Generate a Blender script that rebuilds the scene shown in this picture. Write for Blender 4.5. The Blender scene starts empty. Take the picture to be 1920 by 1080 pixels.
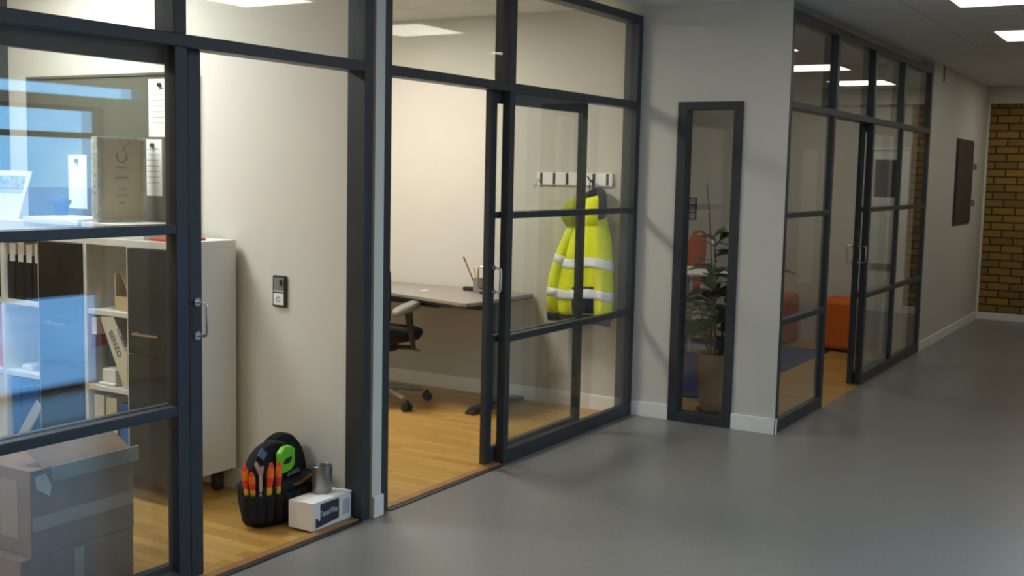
import bpy, bmesh, math, random
from mathutils import Vector, Matrix, Euler
random.seed(7)
PI = math.pi
C = bpy.context.scene
COL = C.collection

# ------------------------------------------------------------------ camera
CAM_F = 2130.9
YAW, PITCH, ROLL = 1.0271, -0.1026, 0.0217
fw = Vector((math.sin(YAW)*math.cos(PITCH), math.cos(YAW)*math.cos(PITCH), math.sin(PITCH)))
rt = Vector((math.cos(YAW), -math.sin(YAW), 0))
up = rt.cross(fw)
r2 = math.cos(ROLL)*rt + math.sin(ROLL)*up
u2 = -math.sin(ROLL)*rt + math.cos(ROLL)*up
cam = bpy.data.cameras.new('camera')
cam.sensor_width = 36
cam.lens = CAM_F/1920*36
cam.clip_start = 0.02
cam.dof.use_dof = True
cam.dof.focus_distance = 1.3
cam.dof.aperture_fstop = (cam.lens/1000)/0.0019
co = bpy.data.objects.new('camera', cam)
COL.objects.link(co)
m = Matrix((r2, u2, -fw)).transposed().to_4x4()
m.translation = Vector((0, 0, 1.6))
co.matrix_world = m
C.camera = co

# ------------------------------------------------------------------ light, sky, exposure
C.view_settings.view_transform = 'Standard'
C.view_settings.look = 'None'
C.view_settings.exposure = 0.0
C.view_settings.gamma = 1.0
C.view_settings.use_curve_mapping = False
SKY = 1.5
L_COR, L_FAR, L_R1, L_R2, L_R3 = 9.0, 4.0, 42.0, 56.0, 13.0
w = bpy.data.worlds.new('dusk_sky')
C.world = w
w.use_nodes = True
nt = w.node_tree
nt.nodes.clear()
wo = nt.nodes.new('ShaderNodeOutputWorld')
bg = nt.nodes.new('ShaderNodeBackground')
tc = nt.nodes.new('ShaderNodeTexCoord')
sp = nt.nodes.new('ShaderNodeSeparateXYZ')
rp = nt.nodes.new('ShaderNodeValToRGB')
ns = nt.nodes.new('ShaderNodeTexNoise')
ns.inputs['Scale'].default_value = 5
ns.inputs['Detail'].default_value = 5
mx = nt.nodes.new('ShaderNodeMix')
mx.data_type = 'RGBA'
rc = nt.nodes.new('ShaderNodeValToRGB')
rc.color_ramp.elements[0].position = .48
rc.color_ramp.elements[1].position = .62
rp.color_ramp.elements[0].position = 0.0
rp.color_ramp.elements[0].color = (.7, 1.8, 3.1, 1)
rp.color_ramp.elements[1].position = 0.5
rp.color_ramp.elements[1].color = (.45, 1.5, 3.2, 1)
nt.links.new(tc.outputs['Generated'], sp.inputs[0])
nt.links.new(tc.outputs['Generated'], ns.inputs['Vector'])
nt.links.new(sp.outputs['Z'], rp.inputs[0])
nt.links.new(ns.outputs['Fac'], rc.inputs[0])
nt.links.new(rc.outputs[0], mx.inputs['Factor'])
nt.links.new(rp.outputs[0], mx.inputs['A'])
mx.inputs['B'].default_value = (1.5, 2.6, 3.4, 1)
nt.links.new(mx.outputs['Result'], bg.inputs['Color'])
bg.inputs['Strength'].default_value = SKY
nt.links.new(bg.outputs[0], wo.inputs[0])

# ------------------------------------------------------------------ materials
MATS = {}
def mat(name, col, rough=.6, metal=0, bump=0, bscale=60, emit=None, estr=0, var=0, vscale=3, spec=.5, coat=0):
    mt = bpy.data.materials.new(name)
    mt.use_nodes = True
    nt = mt.node_tree
    b = nt.nodes['Principled BSDF']
    b.inputs['Roughness'].default_value = rough
    b.inputs['Metallic'].default_value = metal
    b.inputs['Specular IOR Level'].default_value = spec
    b.inputs['Coat Weight'].default_value = coat
    b.inputs['Base Color'].default_value = (*col, 1)
    t = nt.nodes.new('ShaderNodeTexCoord')
    if var:
        n = nt.nodes.new('ShaderNodeTexNoise')
        n.inputs['Scale'].default_value = vscale
        n.inputs['Detail'].default_value = 6
        r = nt.nodes.new('ShaderNodeValToRGB')
        r.color_ramp.elements[0].position = .3
        r.color_ramp.elements[1].position = .7
        r.color_ramp.elements[0].color = (*[max(0, c*(1-var)) for c in col], 1)
        r.color_ramp.elements[1].color = (*[min(1, c*(1+var)) for c in col], 1)
        nt.links.new(t.outputs['Object'], n.inputs['Vector'])
        nt.links.new(n.outputs['Fac'], r.inputs[0])
        nt.links.new(r.outputs[0], b.inputs['Base Color'])
    if bump:
        n2 = nt.nodes.new('ShaderNodeTexNoise')
        n2.inputs['Scale'].default_value = bscale
        n2.inputs['Detail'].default_value = 4
        bp = nt.nodes.new('ShaderNodeBump')
        bp.inputs['Strength'].default_value = bump
        bp.inputs['Distance'].default_value = .003
        nt.links.new(t.outputs['Object'], n2.inputs['Vector'])
        nt.links.new(n2.outputs['Fac'], bp.inputs['Height'])
        nt.links.new(bp.outputs[0], b.inputs['Normal'])
    if emit:
        b.inputs['Emission Color'].default_value = (*emit, 1)
        b.inputs['Emission Strength'].default_value = estr
    MATS[name] = mt
    return mt

def glass_mat(name, tint=(.95, .96, .95), f0=.05):
    mt = bpy.data.materials.new(name)
    mt.use_nodes = True
    nt = mt.node_tree
    nt.nodes.clear()
    N = nt.nodes.new
    out = N('ShaderNodeOutputMaterial')
    mix = N('ShaderNodeMixShader')
    tr = N('ShaderNodeBsdfTransparent')
    tr.inputs[0].default_value = (*tint, 1)
    gl = N('ShaderNodeBsdfGlossy')
    gl.inputs['Roughness'].default_value = .003
    gl.inputs['Color'].default_value = (1, 1, 1, 1)
    geo = N('ShaderNodeNewGeometry')
    dot = N('ShaderNodeVectorMath'); dot.operation = 'DOT_PRODUCT'
    ab = N('ShaderNodeMath'); ab.operation = 'ABSOLUTE'
    om = N('ShaderNodeMath'); om.operation = 'SUBTRACT'; om.inputs[0].default_value = 1
    pw = N('ShaderNodeMath'); pw.operation = 'POWER'; pw.inputs[1].default_value = 5
    ma = N('ShaderNodeMath'); ma.operation = 'MULTIPLY_ADD'
    ma.inputs[1].default_value = 1-f0; ma.inputs[2].default_value = f0
    nt.links.new(geo.outputs['Normal'], dot.inputs[0])
    nt.links.new(geo.outputs['Incoming'], dot.inputs[1])
    nt.links.new(dot.outputs['Value'], ab.inputs[0])
    nt.links.new(ab.outputs[0], om.inputs[1])
    nt.links.new(om.outputs[0], pw.inputs[0])
    nt.links.new(pw.outputs[0], ma.inputs[0])
    nt.links.new(ma.outputs[0], mix.inputs[0])
    nt.links.new(tr.outputs[0], mix.inputs[1])
    nt.links.new(gl.outputs[0], mix.inputs[2])
    nt.links.new(mix.outputs[0], out.inputs[0])
    MATS[name] = mt
    return mt

paint = mat('paint_wall', (.66, .645, .575), .75, bump=.25, bscale=220, var=.015, vscale=2)
cpaint = mat('paint_corridor_wall', (.58, .555, .49), .7, bump=.25, bscale=220, var=.015, vscale=2)
white = mat('white_paint', (.80, .79, .74), .5)
metal = mat('dark_steel', (.030, .035, .040), .42, metal=.0, bump=.05, bscale=400, var=.1, vscale=6)
glass = glass_mat('pane_glass')
ceilm = mat('ceiling_tile', (.72, .70, .64), .9, bump=.5, bscale=300, var=.05, vscale=30)
linol = mat('linoleum_floor', (.215, .213, .205), .32, bump=.12, bscale=160, var=.10, vscale=70, spec=.5)
# large soft wear over the linoleum
laq = mat('white_laminate', (.78, .77, .72), .35)
blackl = mat('black_brown_laminate', (.022, .022, .02), .3, var=.3, vscale=9)
chrome = mat('brushed_chrome', (.6, .61, .62), .25, metal=1)
blackp = mat('black_plastic', (.018, .018, .02), .45)
greyp = mat('grey_plastic', (.22, .21, .19), .45)
blackf = mat('black_fabric', (.008, .008, .011), .9, bump=.6, bscale=300, var=.3, vscale=30)
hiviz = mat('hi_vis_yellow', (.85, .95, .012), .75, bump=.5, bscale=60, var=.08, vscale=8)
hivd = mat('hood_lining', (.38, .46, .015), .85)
reflx = mat('reflective_band', (.93, .97, 1.0), .35, bump=.3, bscale=90)
navy = mat('navy_fabric', (.012, .018, .035), .85, bump=.4, bscale=200)
paper = mat('paper', (.86, .86, .82), .7)
board_m = mat('dark_green_board', (.125, .125, .10), .3, var=.1, vscale=4)
brown = mat('cardboard', (.30, .20, .125), .85, var=.1, vscale=12)
tape = mat('pale_packing_tape', (.45, .40, .33), .35)
orange = mat('orange_fabric', (.62, .13, .012), .8, bump=.3, bscale=200)
orangep = mat('orange_plastic', (.85, .16, .01), .4)
redor = mat('red_orange_plastic', (.62, .07, .03), .4)
redp = mat('red_plastic', (.75, .045, .02), .35)
yelp = mat('yellow_plastic', (.75, .42, .02), .35)
greenp = mat('lime_green_plastic', (.16, .60, .02), .4)
rugm = mat('blue_rug', (.03, .045, .17), .95, bump=1, bscale=400, var=.15, vscale=40)
soil = mat('potting_soil', (.03, .018, .01), .95, bump=1, bscale=100)
potm = mat('beige_pot', (.55, .44, .36), .55, var=.05)
leafm = mat('green_leaf', (.05, .15, .03), .4, var=.25, vscale=20)
stemm = mat('brown_stem', (.10, .085, .04), .8)
steel = mat('grey_steel', (.30, .29, .28), .35, metal=.85)
bluef = mat('blue_plastic_folder', (.03, .14, .50), .4)
cream = mat('cream_card', (.70, .67, .52), .7)
inkb = mat('blue_grey_print', (.10, .11, .24), .6)
inkd = mat('dark_print', (.03, .035, .05), .5)
inkg = mat('grey_print', (.25, .25, .25), .6)
certm = mat('kraft_certificate', (.52, .44, .31), .6, var=.06, vscale=12)
certf = mat('grey_frame', (.50, .49, .50), .4, var=.2, vscale=30)
woodlt = mat('pale_wood', (.55, .42, .22), .6)
panelm = mat('dark_olive_metal', (.045, .042, .03), .5)
deskm = mat('grey_desktop', (.27, .25, .215), .38)
outm = mat('outdoor_paving', (.62, .70, .80), .9, var=.2, vscale=1)

def diff_mat(name, col, e):
    return mat(name, (.8, .8, .8), .5, emit=col, estr=e)
lampc = diff_mat('corridor_lamp_diffuser', (1.0, .95, .83), L_COR)
lampf = diff_mat('far_corridor_lamp_diffuser', (1.0, .95, .83), L_FAR)
lampm = diff_mat('middle_corridor_lamp_diffuser', (1.0, .95, .83), 4.5)
lampe = diff_mat('end_corridor_lamp_diffuser', (1.0, .95, .83), 6.5)
lamp1 = diff_mat('office_lamp_diffuser', (.97, 1.0, 1.0), L_R1)
lamp2 = diff_mat('second_office_lamp_diffuser', (1.0, .94, .85), L_R2)
lamp3 = diff_mat('lounge_lamp_diffuser', (1.0, .93, .79), L_R3)

def wood_floor_mat():
    mt = bpy.data.materials.new('oak_strip_floor')
    mt.use_nodes = True
    nt = mt.node_tree
    b = nt.nodes['Principled BSDF']
    b.inputs['Roughness'].default_value = .3
    t = nt.nodes.new('ShaderNodeTexCoord')
    mp = nt.nodes.new('ShaderNodeMapping')
    mp.inputs['Rotation'].default_value = (0, 0, PI/2)
    br = nt.nodes.new('ShaderNodeTexBrick')
    br.inputs['Scale'].default_value = 1
    br.inputs['Brick Width'].default_value = .55
    br.inputs['Row Height'].default_value = .065
    br.inputs['Mortar Size'].default_value = .0012
    br.inputs['Color1'].default_value = (.64, .40, .11, 1)
    br.inputs['Color2'].default_value = (.47, .265, .065, 1)
    br.inputs['Mortar'].default_value = (.22, .11, .04, 1)
    n = nt.nodes.new('ShaderNodeTexNoise')
    mp2 = nt.nodes.new('ShaderNodeMapping')
    mp2.inputs['Scale'].default_value = (25, 2, 1)
    n.inputs['Scale'].default_value = 1.5
    n.inputs['Detail'].default_value = 6
    mx = nt.nodes.new('ShaderNodeMix'); mx.data_type = 'RGBA'; mx.blend_type = 'MULTIPLY'
    mx.inputs['Factor'].default_value = .5
    rr = nt.nodes.new('ShaderNodeValToRGB')
    rr.color_ramp.elements[0].color = (.55, .5, .45, 1)
    rr.color_ramp.elements[1].color = (1, 1, 1, 1)
    nt.links.new(t.outputs['Object'], mp.inputs[0])
    nt.links.new(t.outputs['Object'], mp2.inputs[0])
    nt.links.new(mp.outputs[0], br.inputs['Vector'])
    nt.links.new(mp2.outputs[0], n.inputs['Vector'])
    nt.links.new(n.outputs['Fac'], rr.inputs[0])
    nt.links.new(br.outputs['Color'], mx.inputs['A'])
    nt.links.new(rr.outputs[0], mx.inputs['B'])
    nt.links.new(mx.outputs['Result'], b.inputs['Base Color'])
    return mt
oak = wood_floor_mat()
thresh = mat('reddish_wood_threshold', (.34, .17, .06), .4, var=.15, vscale=10)

def brick_mat(name, axis='yz'):
    mt = bpy.data.materials.new(name)
    mt.use_nodes = True
    nt = mt.node_tree
    b = nt.nodes['Principled BSDF']
    b.inputs['Roughness'].default_value = .85
    t = nt.nodes.new('ShaderNodeTexCoord')
    s = nt.nodes.new('ShaderNodeSeparateXYZ')
    c = nt.nodes.new('ShaderNodeCombineXYZ')
    nt.links.new(t.outputs['Object'], s.inputs[0])
    nt.links.new(s.outputs['Y' if axis == 'yz' else 'X'], c.inputs['X'])
    nt.links.new(s.outputs['Z'], c.inputs['Y'])
    br = nt.nodes.new('ShaderNodeTexBrick')
    br.inputs['Scale'].default_value = 1
    br.inputs['Brick Width'].default_value = .245
    br.inputs['Row Height'].default_value = .087
    br.inputs['Mortar Size'].default_value = .009
    br.inputs['Color1'].default_value = (.34, .20, .035, 1)
    br.inputs['Color2'].default_value = (.23, .13, .028, 1)
    br.inputs['Mortar'].default_value = (.035, .028, .02, 1)
    nt.links.new(c.outputs[0], br.inputs['Vector'])
    nt.links.new(br.outputs['Color'], b.inputs['Base Color'])
    bp = nt.nodes.new('ShaderNodeBump')
    bp.inputs['Distance'].default_value = .006
    bp.inputs['Strength'].default_value = .6
    bp.invert = True
    nt.links.new(br.outputs['Fac'], bp.inputs['Height'])
    nt.links.new(bp.outputs[0], b.inputs['Normal'])
    return mt
brick_yz = brick_mat('yellow_brown_brick', 'yz')
brick_xz = brick_mat('yellow_brown_brick_back', 'xz')

def tile_mat():
    mt = MATS['ceiling_tile']
    nt = mt.node_tree
    b = nt.nodes['Principled BSDF']
    old = b.inputs['Base Color'].links[0].from_socket
    t = nt.nodes.new('ShaderNodeTexCoord')
    br = nt.nodes.new('ShaderNodeTexBrick')
    br.offset = 0
    br.inputs['Scale'].default_value = 1
    br.inputs['Brick Width'].default_value = .6
    br.inputs['Row Height'].default_value = .6
    br.inputs['Mortar Size'].default_value = .004
    mp = nt.nodes.new('ShaderNodeMapping')
    mp.inputs['Location'].default_value = (.3, .15, 0)
    mx = nt.nodes.new('ShaderNodeMix'); mx.data_type = 'RGBA'
    nt.links.new(t.outputs['Object'], mp.inputs[0])
    nt.links.new(mp.outputs[0], br.inputs['Vector'])
    nt.links.new(br.outputs['Fac'], mx.inputs['Factor'])
    nt.links.new(old, mx.inputs['A'])
    mx.inputs['B'].default_value = (.36, .36, .34, 1)
    nt.links.new(mx.outputs['Result'], b.inputs['Base Color'])
tile_mat()

# ------------------------------------------------------------------ mesh helpers
class MB:
    def __init__(s):
        s.bm = bmesh.new()
    def box(s, x0, x1, y0, y1, z0, z1, M=None):
        vs = [s.bm.verts.new(Vector((x, y, z)) if M is None else M @ Vector((x, y, z)))
              for x in (x0, x1) for y in (y0, y1) for z in (z0, z1)]
        for f in ((0, 1, 3, 2), (4, 6, 7, 5), (0, 4, 5, 1), (2, 3, 7, 6), (0, 2, 6, 4), (1, 5, 7, 3)):
            s.bm.faces.new([vs[i] for i in f])
        return s
    def loft(s, rings, close=True, caps=True):
        R = [[s.bm.verts.new(Vector(v)) for v in r] for r in rings]
        n = len(R[0])
        for a, b in zip(R[:-1], R[1:]):
            for i in range(n if close else n-1):
                j = (i+1) % n
                s.bm.faces.new((a[i], a[j], b[j], b[i]))
        if caps and close:
            s.bm.faces.new(list(reversed(R[0])))
            s.bm.faces.new(R[-1])
        return s
    def lathe(s, prof, c=(0, 0, 0), n=24, sx=1, sy=1):
        rings = [[(c[0]+r*sx*math.cos(2*PI*i/n), c[1]+r*sy*math.sin(2*PI*i/n), c[2]+z) for i in range(n)] for r, z in prof]
        return s.loft(rings)
    def tube(s, pts, r, n=10, radii=None):
        pts = [Vector(p) for p in pts]
        rings = []
        prev = None
        for k, p in enumerate(pts):
            a = pts[max(0, k-1)]; b = pts[min(len(pts)-1, k+1)]
            d = (b-a).normalized()
            ref = prev if prev is not None else (Vector((0, 0, 1)) if abs(d.z) < .9 else Vector((1, 0, 0)))
            u = (ref - d*ref.dot(d))
            if u.length < 1e-5:
                u = d.orthogonal()
            u.normalize()
            prev = u
            v = d.cross(u)
            rr = radii[k] if radii else r
            rings.append([p+u*math.cos(2*PI*i/n)*rr+v*math.sin(2*PI*i/n)*rr for i in range(n)])
        return s.loft(rings)
    def prism(s, poly, axis, a0, a1):
        def P(q, a):
            if axis == 'x': return (a, q[0], q[1])
            if axis == 'y': return (q[0], a, q[1])
            return (q[0], q[1], a)
        return s.loft([[P(q, a0) for q in poly], [P(q, a1) for q in poly]])
    def build(s, name, material, parent=None, world=True, bevel=0, smooth=False, subsurf=0, solid=0):
        bm = s.bm
        bmesh.ops.recalc_face_normals(bm, faces=bm.faces)
        if parent is not None and world:
            off = Vector((0, 0, 0)); q = parent
            while q:
                off += q.location; q = q.parent
            bmesh.ops.translate(bm, verts=bm.verts, vec=-off)
        me = bpy.data.meshes.new(name)
        bm.to_mesh(me); bm.free()
        me.materials.append(material)
        o = bpy.data.objects.new(name, me)
        COL.objects.link(o)
        if parent is not None:
            o.parent = parent
        if smooth:
            for p_ in me.polygons: p_.use_smooth = True
            if smooth != 'all':
                me.set_sharp_from_angle(angle=math.radians(40))
        if solid:
            md = o.modifiers.new('thickness', 'SOLIDIFY'); md.thickness = solid; md.offset = 0
        if bevel:
            md = o.modifiers.new('bevel', 'BEVEL'); md.width = bevel; md.segments = 2
            md.limit_method = 'ANGLE'
        if subsurf:
            md = o.modifiers.new('sub', 'SUBSURF'); md.levels = subsurf; md.render_levels = subsurf
        return o

def tag(o, label=None, cat=None, group=None, kind=None):
    if label: o['label'] = label
    if cat: o['category'] = cat
    if group: o['group'] = group
    if kind: o['kind'] = kind
    return o
def thing(name, loc, label=None, cat=None, group=None, kind=None, rz=0):
    o = bpy.data.objects.new(name, None)
    o.empty_display_size = .05
    COL.objects.link(o)
    o.location = loc
    o.rotation_euler = (0, 0, rz)
    return tag(o, label, cat, group, kind)
def struct(name, mb, material, label=None, **kw):
    o = mb.build(name, material, **kw)
    return tag(o, label, None, None, 'structure')
def copy_tree(o, parent=None, loc=None, label=None):
    c = o.copy(); COL.objects.link(c)
    if parent is not None: c.parent = parent
    if loc is not None: c.location = loc
    if label: c['label'] = label
    for ch in [q for q in bpy.data.objects if q.parent == o]:
        copy_tree(ch, c)
    return c
def box(x0, x1, y0, y1, z0, z1, M=None):
    return MB().box(x0, x1, y0, y1, z0, z1, M)
def text(name, s, size, M, material, parent, ext=.0004, align='CENTER', xs=1.0, bold=0):
    cu = bpy.data.curves.new(name, 'FONT')
    cu.body = s; cu.size = size; cu.extrude = ext
    cu.align_x = align; cu.align_y = 'CENTER'
    cu.offset = bold
    tmp = bpy.data.objects.new(name+'_c', cu)
    COL.objects.link(tmp)
    dg = bpy.context.evaluated_depsgraph_get()
    me = bpy.data.meshes.new_from_object(tmp.evaluated_get(dg))
    bpy.data.objects.remove(tmp)
    me.transform(M @ Matrix.Diagonal((xs, 1, 1, 1)))
    off = Vector((0, 0, 0)); q = parent
    while q:
        off += q.location; q = q.parent
    me.transform(Matrix.Translation(-off))
    me.materials.clear(); me.materials.append(material)
    o = bpy.data.objects.new(name, me)
    COL.objects.link(o)
    o.parent = parent
    return o
def basis(origin, xdir, ydir):
    x = Vector(xdir).normalized(); y = Vector(ydir).normalized(); z = x.cross(y)
    M = Matrix((x, y, z)).transposed().to_4x4()
    M.translation = Vector(origin)
    return M

# ------------------------------------------------------------------ dimensions
Y1, Y3 = 3.167, 2.186
XW1, XW2 = 4.02, 4.10          # the wall between the first two offices
XR = 6.81                      # return wall with the narrow window
X3E = 10.98                    # end of the third partition
XEND = 14.11                   # brick end wall
HC = 2.674
HT = 2.61
YB = 5.80                      # back of the offices
YN = -.25                      # window side of the corridor
FD = .10                       # frame depth

# ------------------------------------------------------------------ shell
fl = MB().box(-2, XEND+.2, YN-.15, Y3, -.1, 0).box(-2, XR, Y3, Y1+.012, -.1, 0)
struct('floor', fl, linol, 'speckled grey linoleum corridor floor')
f2 = MB().box(-.1, XR+.02, Y1+.012, YB+.1, -.1, 0).box(XR+.02, X3E+.1, Y3, YB+.1, -.1, 0)
struct('floor', f2, oak, 'oak strip floor of the glazed rooms')
struct('ceiling', MB().box(-2, XEND+.2, YN-.15, Y3+.01, HC, HC+.1).box(-2, XR+.1, Y3+.01, Y1+.05, HC, HC+.1), ceilm, 'grey tiled corridor ceiling')
struct('ceiling', MB().box(-.1, XR+.05, Y1+.05, YB+.1, HC, HC+.1).box(XR+.05, X3E+.2, Y3+.01, YB+.1, HC, HC+.1), ceilm, 'tiled ceiling of the glazed rooms')

# wall between office one and two, with its narrow end between the two partitions
struct('wall_left', box(XW1+.012, XW2-.002, Y1-.004, YB, 0, HC), paint, 'light wall between the two offices')
struct('baseboard_left', MB().box(XW1+.012, XW2+.004, Y1-.018, Y1-.004, 0, .10), white, 'white skirting on the narrow wall end', bevel=.003)
# rear and far side of office one
struct('wall_back', box(-.1, XR, YB, YB+.1, 0, HC), brick_xz, 'brown brick rear wall of the offices')
struct('wall_back_office', box(XW2, XR, YB-.03, YB, 0, HC), paint, 'painted rear wall of the second office')
struct('wall_side', box(-.1, -.02, Y1+.1, YB, 0, HC), paint, 'far side wall of the first office')
struct('trim_1', box(XW1-.07, XW1+.012, YB-.05, YB, 0, HC), metal, 'dark corner profile beside the brick wall')
# return wall with narrow window hole y 2.468..2.903, z 0..2.06
NY0, NY1, NZ = 2.468, 2.903, 2.06
rw = MB().box(XR, XR+.10, NY1, YB, 0, HC).box(XR, XR+.10, NY0, NY1, NZ, HC)
rw.box(XR, XR+.10, Y3+FD+.002, NY0, 0, HC).box(XR, XR+.010, Y3, Y3+FD+.002, 0, HC)
struct('wall_right', rw, cpaint, 'pale return wall with the narrow window')
sb = MB().box(XR-.014, XR, NY1, Y1-.002, 0, .10).box(XR-.014, XR, Y3-.012, NY0, 0, .10)
sb.box(XR-.014, XR+.012, Y3-.014, Y3, 0, .10)
struct('baseboard_right', sb, white, 'white skirting along the return wall', bevel=.003)
sb = MB().box(XR-.014, XR, Y1+FD+.002, YB-.03, 0, .10)
struct('baseboard_office', sb, white, 'white skirting inside the second office', bevel=.003)
struct('baseboard_office_1', box(XW1-.002, XW1+.012, Y1+FD+.002, YB, 0, .10), white, 'white skirting inside the first office', bevel=.003)
# lounge shell
struct('wall_lounge', MB().box(X3E+.02, X3E+.12, Y3+.1, YB, 0, HC), cpaint, 'grey end wall of the lounge')
struct('wall_lounge_back', box(XR+.10, X3E+.12, YB, YB+.1, 0, HC), cpaint, 'rear wall of the lounge')
# wall past partition three
struct('wall_far', box(X3E+.001, XEND, Y3, Y3+.10, 0, HC), cpaint, 'pale corridor wall past the third partition')
struct('baseboard_far', box(X3E+.001, XEND-.013, Y3-.014, Y3, 0, .09), white, 'white skirting along the far corridor wall', bevel=.003)
# end wall
struct('wall_end', box(XEND, XEND+.2, 1.40, Y3+.1, 0, HC-.001), brick_yz, 'yellow brown brick end wall')
struct('wall_end_painted', MB().box(XEND, XEND+.2, YN, .86, 0, HC-.001).box(XEND, XEND+.2, .86, 1.40, 1.98, HC-.001), cpaint, 'painted part of the end wall')
struct('trim_2', MB().box(XEND-.02, XEND, Y3-.022, Y3, .085, 2.48), white, 'white corner strip beside the bricks', bevel=.003)
struct('trim_3', MB().box(XEND-.10, XEND, YN, Y3, 2.48, HC), cpaint, 'boxed beam above the brick wall', bevel=.003)
struct('baseboard_end', box(XEND-.014, XEND, 1.40, Y3, 0, .085), white, 'white skirting under the brick wall', bevel=.003)
d = thing('door_4', (XEND, 1.13, 0), 'white door with small dark window in the end wall', None, None, 'structure')
dm = MB().box(XEND-.03, XEND+.03, .90, .99, 0, 1.95).box(XEND-.03, XEND+.03, 1.24, 1.36, 0, 1.95)
dm.box(XEND-.03, XEND+.03, .99, 1.24, 0, 1.38).box(XEND-.03, XEND+.03, .99, 1.24, 1.83, 1.95)
dm.build('door_leaf', white, d, bevel=.003)
MB().box(XEND-.05, XEND+.02, .86, .90, 0, 1.98).box(XEND-.05, XEND+.02, 1.36, 1.40, 0, 1.98).box(XEND-.05, XEND+.02, .90, 1.36, 1.95, 1.98).build('door_frame', white, d, bevel=.003)
box(XEND-.005, XEND+.005, .99, 1.24, 1.38, 1.83).build('door_pane', mat('dark_door_glass', (.03, .035, .045), .08), d)
box(XEND-.045, XEND-.03, .99, 1.30, .50, .58).build('push_bar', greyp, d, bevel=.004)
# corridor rear end and the window side
struct('wall_near', box(-2.1, -2, YN, Y1+.05, 0, HC), cpaint, 'corridor wall behind the photographer')
struct('wall_near_side', box(-2, -.1, Y1-.02, Y1+.08, 0, HC), cpaint, 'corridor wall left of the first partition')
ow = MB()
opens = [(3.9, 5.42)]
Z1, Z2, Z3 = 1.98, 2.05, 2.13
xs = [-2, 3.9, 5.42, XEND]
for i in range(0, len(xs), 2):
    ow.box(xs[i], xs[i+1], YN-.15, YN, 0, Z2)
ow.box(3.9, 5.42, YN-.15, YN, Z1, Z2)
ow.box(-2, 3.9, YN-.15, YN, Z2, Z3).box(5.75, XEND, YN-.15, YN, Z2, Z3)
ow.box(-2, XEND, YN-.15, YN, Z3, HC)
struct('wall_window_side', ow, cpaint, 'corridor wall with daylight windows opposite the offices')
for k, (a, b) in enumerate(opens):
    W = thing('window_%d' % (k+5), ((a+b)/2, YN-.1, 0), 'daylight window opposite the glazed offices', None, None, 'structure')
    fm = MB().box(a, a+.05, YN-.11, YN-.05, 0, Z1).box(b-.05, b, YN-.11, YN-.05, 0, Z1)
    fm.box(a+.05, b-.05, YN-.11, YN-.05, 0, .04).box(a+.05, b-.05, YN-.11, YN-.05, Z1-.03, Z1).box(a+.05, b-.05, YN-.11, YN-.05, 1.76, 1.80)
    fm.build('window_frame', metal, W)
    box(a+.05, b-.05, YN-.10, YN-.06, .66 if k == 0 else .3, 1.10).build('reflection_dark_panel', metal, W)  # unseen dark panel, added to darken a band of the office glass reflection
struct('trim_9', box(XEND-.02, XEND, .09, .28, .28, 1.95), white, 'pale panel beside the white door')
struct('ground', box(-40, 50, -60, YN-.16, -.4, -.15), outm, 'pale paving outdoors beyond the windows')

# ------------------------------------------------------------------ thresholds
struct('trim_4', box(2.97, 3.955, Y1-.012, Y1+.012, 0, .006), metal, 'dark edging strip at the first doorway')
struct('trim_5', box(2.94, 3.958, Y1+.013, Y1+.056, 0, .012), thresh, 'reddish wooden threshold of the first doorway', bevel=.002)
struct('trim_6', box(4.16, 5.18, Y1-.012, Y1+.012, 0, .006), metal, 'dark edging strip at the second doorway')
struct('trim_7', box(4.16, 5.18, Y1+.013, Y1+.056, 0, .012), thresh, 'reddish wooden threshold of the second doorway', bevel=.002)

# ------------------------------------------------------------------ glazed partitions
PX = [0]
def pane(parent, x0, x1, y, z0, z1, name='pane', tilt=0):
    o = box(x0-.006, x1+.006, y-.003, y+.003, z0-.006, z1+.006).build(name, glass, parent)
    return o
RZ = [(.675, .713), (1.345, 1.38)]
def partition(name, x0, x1, Y, lower, uppers, label, post=.05, postd=.05):
    """x0..x1 outer; lower = list of fixed lower sections (xa, xb, left_post, right_post); uppers = mullion x centres"""
    W = thing(name, ((x0+x1)/2, Y, 0), label, None, None, 'structure')
    fr = MB()
    fr.box(x0, x0+.057, Y, Y+FD, 0, HT).box(x1-.057, x1, Y, Y+FD, 0, HT)
    fr.box(x0+.057, x1-.057, Y, Y+FD, HT-.05, HT)
    fr.build('frame', metal, W, bevel=.003)
    box(x0+.057, x1-.057, Y, Y+FD, 2.018, 2.064).build('transom', metal, W, bevel=.003)
    edges = [x0+.057]
    for u in uppers:
        box(u-.03, u+.03, Y, Y+FD, 2.064, HT-.05).build('mullion', metal, W, bevel=.003)
        pane(W, edges[-1], u-.03, Y+.03, 2.064, HT-.05)
        edges.append(u+.03)
    pane(W, edges[-1], x1-.057, Y+.03, 2.064, HT-.05)
    for (a, b, pl, pr) in lower:
        if pl: box(a-post, a, Y, Y+postd, 0, 2.018).build('post', metal, W, bevel=.003)
        if pr: box(b, b+post, Y, Y+postd, 0, 2.018).build('post', metal, W, bevel=.003)
        box(a, b, Y, Y+.045, 0, .08).build('bottom_rail', metal, W, bevel=.003)
        zs = [.08, .675, .713, 1.345, 1.38, 2.018]
        for r in RZ:
            box(a, b, Y, Y+.04, r[0], r[1]).build('glazing_bar', metal, W, bevel=.003)
        for i in (0, 2, 4):
            pane(W, a, b, Y+.02, zs[i], zs[i+1])
    return W
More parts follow.
